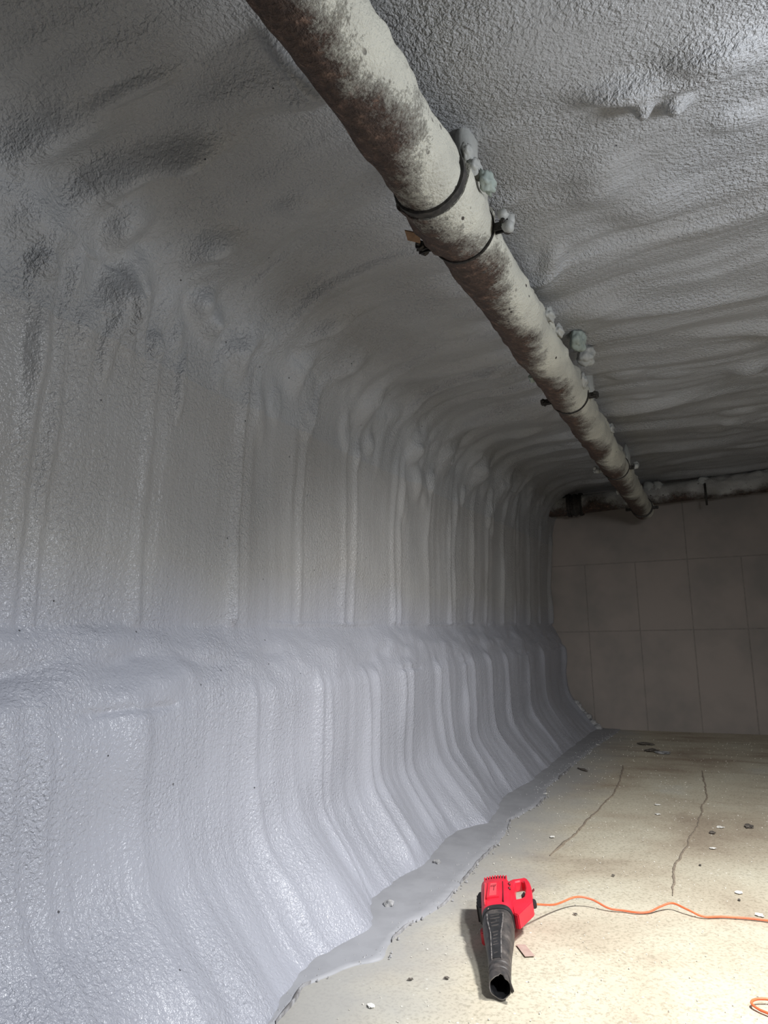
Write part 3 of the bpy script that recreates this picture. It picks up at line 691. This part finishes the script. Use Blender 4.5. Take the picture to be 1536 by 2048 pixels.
# lip joining bore and shell
V = []; F = []
for j in range(40):
    r0, u0 = section(.0375, .0375, 2.1)[j]; r1, u1 = section(.0340, .0340, 2.1)[j]
    V += [bl(r0, rim(0, j), u0), bl(r1, rim(0, j), u1)]
for j in range(40):
    a, b = 2 * j, 2 * ((j + 1) % 40); F.append((a, b, b + 1, a + 1))
from_py('nozzle_lip', V, F, plain('worn_grey_lip', (0.13, 0.12, 0.115), 0.5, scale=50), noz)
# torn flap on the right of the mouth
from_py('torn_flap', [bl(.034, .03, .022), bl(.040, -.012, .012), bl(.047, -.022, -.004), bl(.039, .0, -.022), bl(.031, .03, .020), bl(.036, -.010, .010), bl(.043, -.020, -.005), bl(.035, .0, -.022)],
        [(0, 1, 2, 3), (7, 6, 5, 4), (0, 4, 5, 1), (1, 5, 6, 2), (2, 6, 7, 3), (3, 7, 4, 0)], M_nozzle, noz, smooth=False)
# raised long panel on top with ridged frame and embossed strokes
def top_u(a):
    A = [q[0] for q in outer]; U2 = [q[5] + q[2] for q in outer]; return float(np.interp(a, A, U2))
def prism(name, outline, u0, u1, mat, parent, bev=0.002, follow=False, smooth=False):
    bm = bmesh.new(); lo = []; hi = []
    for r, a in outline:
        du_ = top_u(a) if follow else 0.0
        lo.append(bm.verts.new(bl(r, a, u0 + du_))); hi.append(bm.verts.new(bl(r, a, u1 + du_)))
    n = len(outline); bm.faces.new(lo[::-1]); bm.faces.new(hi)
    for j in range(n): bm.faces.new((lo[j], lo[(j + 1) % n], hi[(j + 1) % n], hi[j]))
    if bev: bmesh.ops.bevel(bm, geom=list(bm.edges), offset=bev, segments=2, affect='EDGES')
    return from_bm(name, bm, mat, parent, smooth=smooth)
def hwp(a): return float(np.interp(a, [.10, .27, .33, .40], [.017, .020, .030, .032]))
for sgn in (-1, 1):
    aa = [.105, .16, .21, .26, .30, .34, .385]
    V = []; Fc = []
    for a in aa:
        h_ = hwp(a); u = top_u(a)
        V += [bl(sgn * h_ - .006, a, u - .006), bl(sgn * h_ - .006, a, u + .003), bl(sgn * h_ - .0025, a, u + .003), bl(sgn * h_ - .0025, a, u - .006)]
    for i in range(len(aa) - 1):
        p, q = 4 * i, 4 * i + 4; Fc += [(p + j, p + (j + 1) % 4, q + (j + 1) % 4, q + j) for j in range(4)]
    Fc += [(0, 1, 2, 3), tuple(range(4 * len(aa) - 4, 4 * len(aa)))[::-1]]
    from_py('panel_ridge', V, Fc, plain('worn_ridge', (0.20, 0.185, 0.175), 0.5, noise=(0.05, 0.045, 0.045), scale=70), noz, smooth=False)
prism('panel_plate', [(-.020, .11), (.011, .11), (.014, .26), (.024, .33), (.026, .385), (-.034, .385), (-.033, .33), (-.023, .26)], -.006, .0012, M_black, noz, 0.0006, True)
for i, (a, w) in enumerate([(.135, .008), (.15, .012), (.165, .006), (.185, .013), (.20, .009), (.22, .013), (.24, .010), (.26, .014), (.30, .018), (.32, .020), (.345, .024), (.365, .022)]):
    prism('embossed_stroke', [(-.006 - w * .8, a), (-.006 + w * .8, a + .006), (-.006 + w * .8, a + .011), (-.006 - w * .8, a + .005)], .0005, .0030, M_nozzle, noz, 0, True)

# red housing
body = loft('housing', [(.435, .058, .056, 2.6, 0, .016), (.445, .0635, .0605, 2.8, 0, .017), (.49, .0655, .0635, 3.2, 0, .018), (.56, .0665, .0655, 3.6, -.001, .019), (.64, .0665, .066, 3.8, -.003, .019),
                        (.70, .0655, .0645, 3.8, -.004, .018), (.720, .062, .058, 3.4, -.004, .014), (.735, .054, .048, 3.0, -.004, .010), (.742, .038, .034, 2.6, -.004, .008)], M_red, blower)
BT = .019 + .0655
# side plate with frame, mark and bolt-like stroke
prism('plate_frame', [(-.038, .505), (.014, .505), (.016, .655), (-.032, .655)], BT - .006, BT + .0035, M_red, body, .0015)
pl_ = prism('badge_plate', [(-.027, .518), (.004, .518), (.006, .640), (-.022, .640)], BT, BT + .0050, M_red_label, body, .0010)
for q in [[(-.019, .607), (-.010, .616), (-.009, .619), (-.020, .611)], [(-.010, .608), (-.004, .622), (-.002, .622), (-.008, .607)], [(-.004, .606), (.003, .624), (.0045, .622), (-.001, .605)],
          [(-.020, .600), (.001, .603), (.001, .606), (-.020, .603)], [(-.0085, .563), (-.006, .563), (-.004, .600), (-.0065, .600)]]:
    prism('badge_mark', q, BT + .0045, BT + .0058, M_mark, pl_, 0)
for r in (-.047, .030):
    prism('body_groove', [(r, .47), (r + .0035, .47), (r + .0035, .66), (r, .66)], BT - .010, BT + .0006, M_mark if r > 0 else M_red_label, body, 0)
# rear vent fins and slots
for i in range(9):
    r = -.052 + i * .0118
    prism('vent_fin', [(r, .690), (r + .0065, .690), (r + .0065, .738), (r, .738)], BT - .052, BT - .002 - 60 * (r + .005) ** 3 * 0 - 2.2 * (r + .004) ** 2, M_red, body, .0012)
    if i < 8: prism('vent_slot', [(r + .0066, .700), (r + .0117, .700), (r + .0117, .735), (r + .0066, .735)], BT - .050, BT - .0065 - 2.2 * (r + .006) ** 2, M_black, body, 0)
# scuffed bright tab at the collar
prism('collar_tab', [(-.034, .428), (.004, .440), (.002, .452), (-.030, .440)], .060, .0755, M_scuff, body, .001)
loft('collar_ring', [(.425, .0625, .0605, 2.7, 0, .016), (.432, .0645, .0625, 2.7, 0, .016), (.452, .0645, .0625, 2.7, 0, .017), (.457, .062, .060, 2.7, 0, .017)], M_black, noz)
# handle: loop with an opening, swept outline
HO = [(.050, .790), (.070, .798), (.109, .799), (.122, .806), (.134, .795), (.144, .750), (.149, .695), (.147, .605), (.146, .550), (.083, .438), (.066, .448), (.050, .560)]
HI = [(.078, .765), (.106, .772), (.120, .755), (.123, .693), (.115, .618), (.082, .578), (.074, .660)]
def loop_prism(name, outer_, inner_, u0, u1, mat, parent):
    """plate with a hole, built by bridging resampled outlines"""
    def resample(pts, n, ang0):
        c = np.mean(pts, axis=0); P_ = np.array(pts + [pts[0]])
        dl = np.concatenate([[0], np.cumsum(np.linalg.norm(np.diff(P_, axis=0), axis=1))])
        t = np.linspace(0, dl[-1], 2000, endpoint=False); q = np.stack([np.interp(t, dl, P_[:, 0]), np.interp(t, dl, P_[:, 1])], -1)
        return q, c
    c = np.array([.098, .680]); n = 60
    def by_angle(pts):
        q, _ = resample(pts, n, 0); an = np.arctan2(q[:, 1] - c[1], (q[:, 0] - c[0]) * 2.2)
        out = []
        for k_ in range(n):
            a0 = -math.pi + 2 * math.pi * k_ / n
            d = np.abs(np.angle(np.exp(1j * (an - a0)))); out.append(q[np.argmin(d)])
        return out
    o_, i_ = by_angle(outer_), by_angle(inner_)
    bm = bmesh.new(); mids = []
    rings = []
    spec = [(0, .0, u0 + .006), (0, .18, u0), (0, .82, u0), (0, 1.0, u0 + .006), (0, 1.0, u1 - .006), (0, .82, u1), (0, .18, u1), (0, .0, u1 - .006)]
    for _, t, u in spec:
        rings.append([bm.verts.new(bl(*(o_[j] * (1 - t) + i_[j] * t), u)) for j in range(n)])
    for k_ in range(len(rings)):
        A1, B1 = rings[k_], rings[(k_ + 1) % len(rings)]
        for j in range(n): bm.faces.new((A1[j], A1[(j + 1) % n], B1[(j + 1) % n], B1[j]))
    return auto_smooth(from_bm(name, bm, mat, parent), 35)
hand = loop_prism('handle', HO, HI, -.012, .036, M_red, blower)
prism('handle_foot', [(.058, .560), (.066, .446), (.083, .436), (.146, .545), (.145, .575), (.108, .585), (.083, .575)], -.020, .040, M_red, hand, .004)
prism('trigger', [(.106, .640), (.116, .648), (.117, .690), (.110, .686), (.100, .660)], -.002, .022, M_black, hand, .002)
prism('lock_button', [(.116, .797), (.130, .803), (.136, .795), (.124, .788)], .0, .030, M_black, hand, .002)
prism('switch_tip', [(.146, .700), (.150, .700), (.160, .722), (.156, .724)], .008, .018, M_mark, hand, .001)
prism('brace', [(.062, .600), (.070, .640), (.074, .700), (.070, .720), (.062, .690)], .0, .026, M_red, hand, .003)
# screws on the housing flank
for r, a in ((.058, .655), (.0575, .610)):
    bm = bmesh.new(); bmesh.ops.create_cone(bm, cap_ends=True, segments=10, radius1=.005, radius2=.005, depth=.010)
    mt = Matrix((RR, A_, UU)).transposed().to_4x4(); mt.translation = bl(r, a, .072); bm.transform(mt)
    from_bm('screw', bm, M_mark, body)
# intake side (left) : black grille guard and red foot
prism('intake_guard', [(-.062, .520), (-.062, .680), (-.082, .670), (-.088, .610), (-.080, .530)], -.030, .045, M_black, blower, .004)
for i in range(4):
    a = .55 + .03 * i
    prism('guard_bar', [(-.089, a), (-.080, a), (-.080, a + .010), (-.089, a + .010)], -.026, .041, M_rubber, blower, .001)
prism('foot_nub', [(-.060, .385), (-.075, .392), (-.076, .425), (-.062, .440)], -.045, .005, M_red, blower, .004)
loft('rear_rest', [(.52, .03, .02, 3, 0, -.062), (.68, .03, .020, 3, 0, -.066)], M_black, blower)
# cord gland at the handle heel
loft('cord_gland', [(.570, .010, .010, 2, .151, .008), (.590, .012, .012, 2, .150, .008), (.615, .012, .012, 2, .148, .008)], M_black, blower, m=40)

# ------------------------------------------------------------------ extension cord
def tube_curve(name, pts, rad, mat, parent=None, res=10):
    P_ = catmull(pts, res); V = []; F = []; n = 10
    T = np.gradient(P_, axis=0); T /= np.linalg.norm(T, axis=1)[:, None] + 1e-9
    up = np.array([0, 0, 1.0])
    for p, t in zip(P_, T):
        a = np.cross(t, up); a /= np.linalg.norm(a) + 1e-9; b = np.cross(a, t)
        for j in range(n):
            q = 2 * math.pi * j / n; V.append(p + rad * (math.cos(q) * a + math.sin(q) * b))
    for i in range(len(P_) - 1):
        for j in range(n):
            a, b = i * n + j, i * n + (j + 1) % n; F.append((a, b, b + n, a + n))
    F += [tuple(range(n))[::-1], tuple(range((len(P_) - 1) * n, len(P_) * n))]
    return from_py(name, V, F, mat, parent)
CR = 0.0043
g0 = C0 + RR * .152 + A_ * .590 + UU * .008
CORD = [tuple(g0), (-0.770, 3.395, .040), (-0.700, 3.50, .046), (-0.635, 3.53, .036), (-0.56, 3.52, .012), (-0.50, 3.53, CR + .002), (-0.44, 3.53, CR + .002), (-0.39, 3.555, CR + .003), (-0.345, 3.60, .020), (-0.297, 3.63, .030), (-0.235, 3.60, .022),
        (-0.17, 3.585, CR + .003), (-0.08, 3.62, CR + .002), (0.09, 3.64, CR + .002), (0.40, 3.60, CR + .002), (0.80, 3.40, CR + .002), (0.85, 3.05, CR + .002), (0.50, 2.90, CR + .002), (0.10, 2.90, .012), (0.02, 2.892, .014), (-0.012, 2.862, .012),
        (0.005, 2.835, CR + .002), (0.06, 2.80, CR + .002), (0.35, 2.62, CR + .002), (0.9, 2.30, CR + .002), (1.4, 1.6, CR + .002)]
cord = tube_curve('extension_cord', CORD, CR, M_cord)
tag(cord, 'thin orange extension cord snaking across the floor from the blower handle', 'cord')

# ------------------------------------------------------------------ debris on the floor
tape = from_py('tape_scrap', [(-0.851, 3.024, .001), (-0.792, 2.933, .001), (-0.758, 2.952, .001), (-0.818, 3.038, .001), (-0.851, 3.024, .0022), (-0.792, 2.933, .0022), (-0.758, 2.952, .0022), (-0.818, 3.038, .0022)],
               [(3, 2, 1, 0), (4, 5, 6, 7), (0, 1, 5, 4), (1, 2, 6, 5), (2, 3, 7, 6), (3, 0, 4, 7)], M_pink, smooth=False)
tag(tape, 'faded pink rectangle of tape stuck to the floor beside the black nozzle', 'tape')
def chip(name, x, y, w, l, h, mat, label, cat, group=None, rot=None, seed=0):
    bm = blob_mesh('c', 1.0, 0.75, seed * 1.7, 2, (w / 2, l / 2, h / 2), 2.3)
    for v in bm.verts: v.co.z = max(v.co.z, -h * 0.35)
    o = from_bm(name, bm, mat, smooth=False); o.location = (x, y, h * 0.35 + 0.001); o.rotation_euler.z = rot if rot is not None else random.uniform(0, 3)
    return tag(o, label, cat, group)
chip('foam_scrap', -0.825, 8.375, .17, .10, .025, M_chip_dark, 'dark curled scrap closest to the foot of the end wall', 'scrap', rot=0, seed=1)
chip('foam_scrap', -0.725, 7.97, .12, .14, .022, M_chip_dark, 'dark narrow scrap touching the broad speckled scrap on the floor', 'scrap', rot=.3, seed=2)
chip('foam_scrap', -0.615, 7.86, .16, .13, .022, M_chip_grey, 'broad speckled grey scrap lying flat near the end wall', 'scrap', rot=.1, seed=3)
chip('metal_clip', 0.058, 5.221, .055, .075, .015, M_chip_dark, 'small dark square clip on the floor right of the long crack', 'scrap', rot=.2, seed=4)
chip('foam_scrap', -0.149, 5.001, .035, .05, .012, M_chip_dark, 'dark speck of foam beside the straight long crack', 'scrap', rot=0, seed=5)
chip('foam_scrap', -1.214, 6.746, .03, .17, .012, M_chip_dark, 'thin dark sliver on the edge of the grey overspray film', 'scrap', rot=.7, seed=9)
for i, (x, y, lab) in enumerate([(-0.201, 4.327, 'tiny dark crumb beside the near end of the straight floor crack'), (-0.027, 3.864, 'tiny dark crumb just behind the flat far stretch of orange cord'),
                                 (-0.689, 3.424, 'tiny dark crumb under the first hump of the orange cord'), (-1.129, 2.597, 'tiny dark crumb between the grey overspray film and the blower mouth'),
                                 (-1.013, 2.656, 'tiny dark crumb closest to the black blower mouth'), (-0.60, 4.0, 'tiny dark crumb on open floor between the two long cracks')]):
    chip('foam_crumb', x, y, .012, .020, .007, M_chip_dark, lab, 'crumb', 'tiny dark crumbs on the floor', seed=20 + i)
for i, (x, y, q, lab) in enumerate([(-0.144, 4.668, .03, 'white paint chip just beside the straight floor crack'), (-1.032, 4.579, .03, 'curled white paint chip between the slanting crack and the overspray film'),
        (-0.506, 5.625, .03, 'white paint chip between the two cracks, the one closer to the end wall'), (-0.483, 5.352, .03, 'white paint chip between the two cracks, the one closer to the blower'),
        (-0.025, 3.967, .03, 'white paint chip lying behind the second hump of the orange cord'), (0.048, 3.706, .03, 'white paint chip almost touching the flat stretch of orange cord'),
        (-1.321, 5.704, .03, 'white paint chip on the very edge of the grey overspray film'), (-1.182, 2.374, .022, 'bright white paint chip on bare floor beside the pinched wall foot'),
        (-1.299, 8.193, .045, 'white paint chip in the far corner by the end wall'), (-0.104, 5.149, .035, 'white paint chip next to the small dark square clip')]):
    chip('paint_chip', x, y, q, q * 1.3, .006, M_chip_white, lab, 'paint chip', 'white paint chips on the floor', seed=40 + i)
chip('foam_lump', -1.492, 3.199, .045, .045, .035, M_chip_grey, 'grey foam lump sitting where the wall foot pinches in nearest the blower', 'foam lump', seed=61)
chip('foam_lump', -1.503, 3.844, .035, .04, .03, M_chip_grey, 'small grey foam lump on the overspray film behind the blower', 'foam lump', seed=62)

# grit and flecks: one scattered mesh
V = []; F = []
for i in range(1000):
    y = 2.1 + 6.8 * rng.random() ** 1.3; x = rng.uniform(-1.30, 0.9)
    r = rng.uniform(.0010, .0030) * (1 + 0.10 * y); a0 = rng.uniform(0, 6.28); b = len(V)
    for j in range(4):
        rr = r * rng.uniform(0.5, 1.3); V.append((x + rr * math.cos(a0 + j * 1.57), y + rr * math.sin(a0 + j * 1.57), -0.002))
    for j in range(4):
        vx, vy, _ = V[b + j]; V.append((x + (vx - x) * .7, y + (vy - y) * .7, 0.0012))
    F += [(b + 4, b + 5, b + 6, b + 7)] + [(b + j, b + (j + 1) % 4, b + 4 + (j + 1) % 4, b + 4 + j) for j in range(4)]
grit = from_py('floor_grit', V, F, plain('pale_grit', (0.66, 0.64, 0.57), 0.8, noise=(0.5, 0.48, 0.42), scale=8), floor, smooth=False)
tag(grit, 'fine pale grit and paint flecks', None, None, 'stuff')
V = []; F = []
for i in range(420):
    y = rng.uniform(1.9, 9.2); x = np.interp(y, ey, ex) - abs(rng.normal(0, 0.09)) + 0.03
    r = rng.uniform(.002, .006) * (1 + .06 * y); b = len(V); a0 = rng.uniform(0, 6.28)
    for j in range(4): V.append((x + r * math.cos(a0 + j * 1.57), y + r * 1.3 * math.sin(a0 + j * 1.57), 0.0))
    V.append((x, y, 0.006 + r * 0.9)); F += [(b + j, b + (j + 1) % 4, b + 4) for j in range(4)]
crumbs = from_py('foam_crumbs', V, F, M_chip_grey, wall_left, smooth=False)
tag(crumbs, 'grey foam crumbs along the wall foot', None, None, 'stuff')
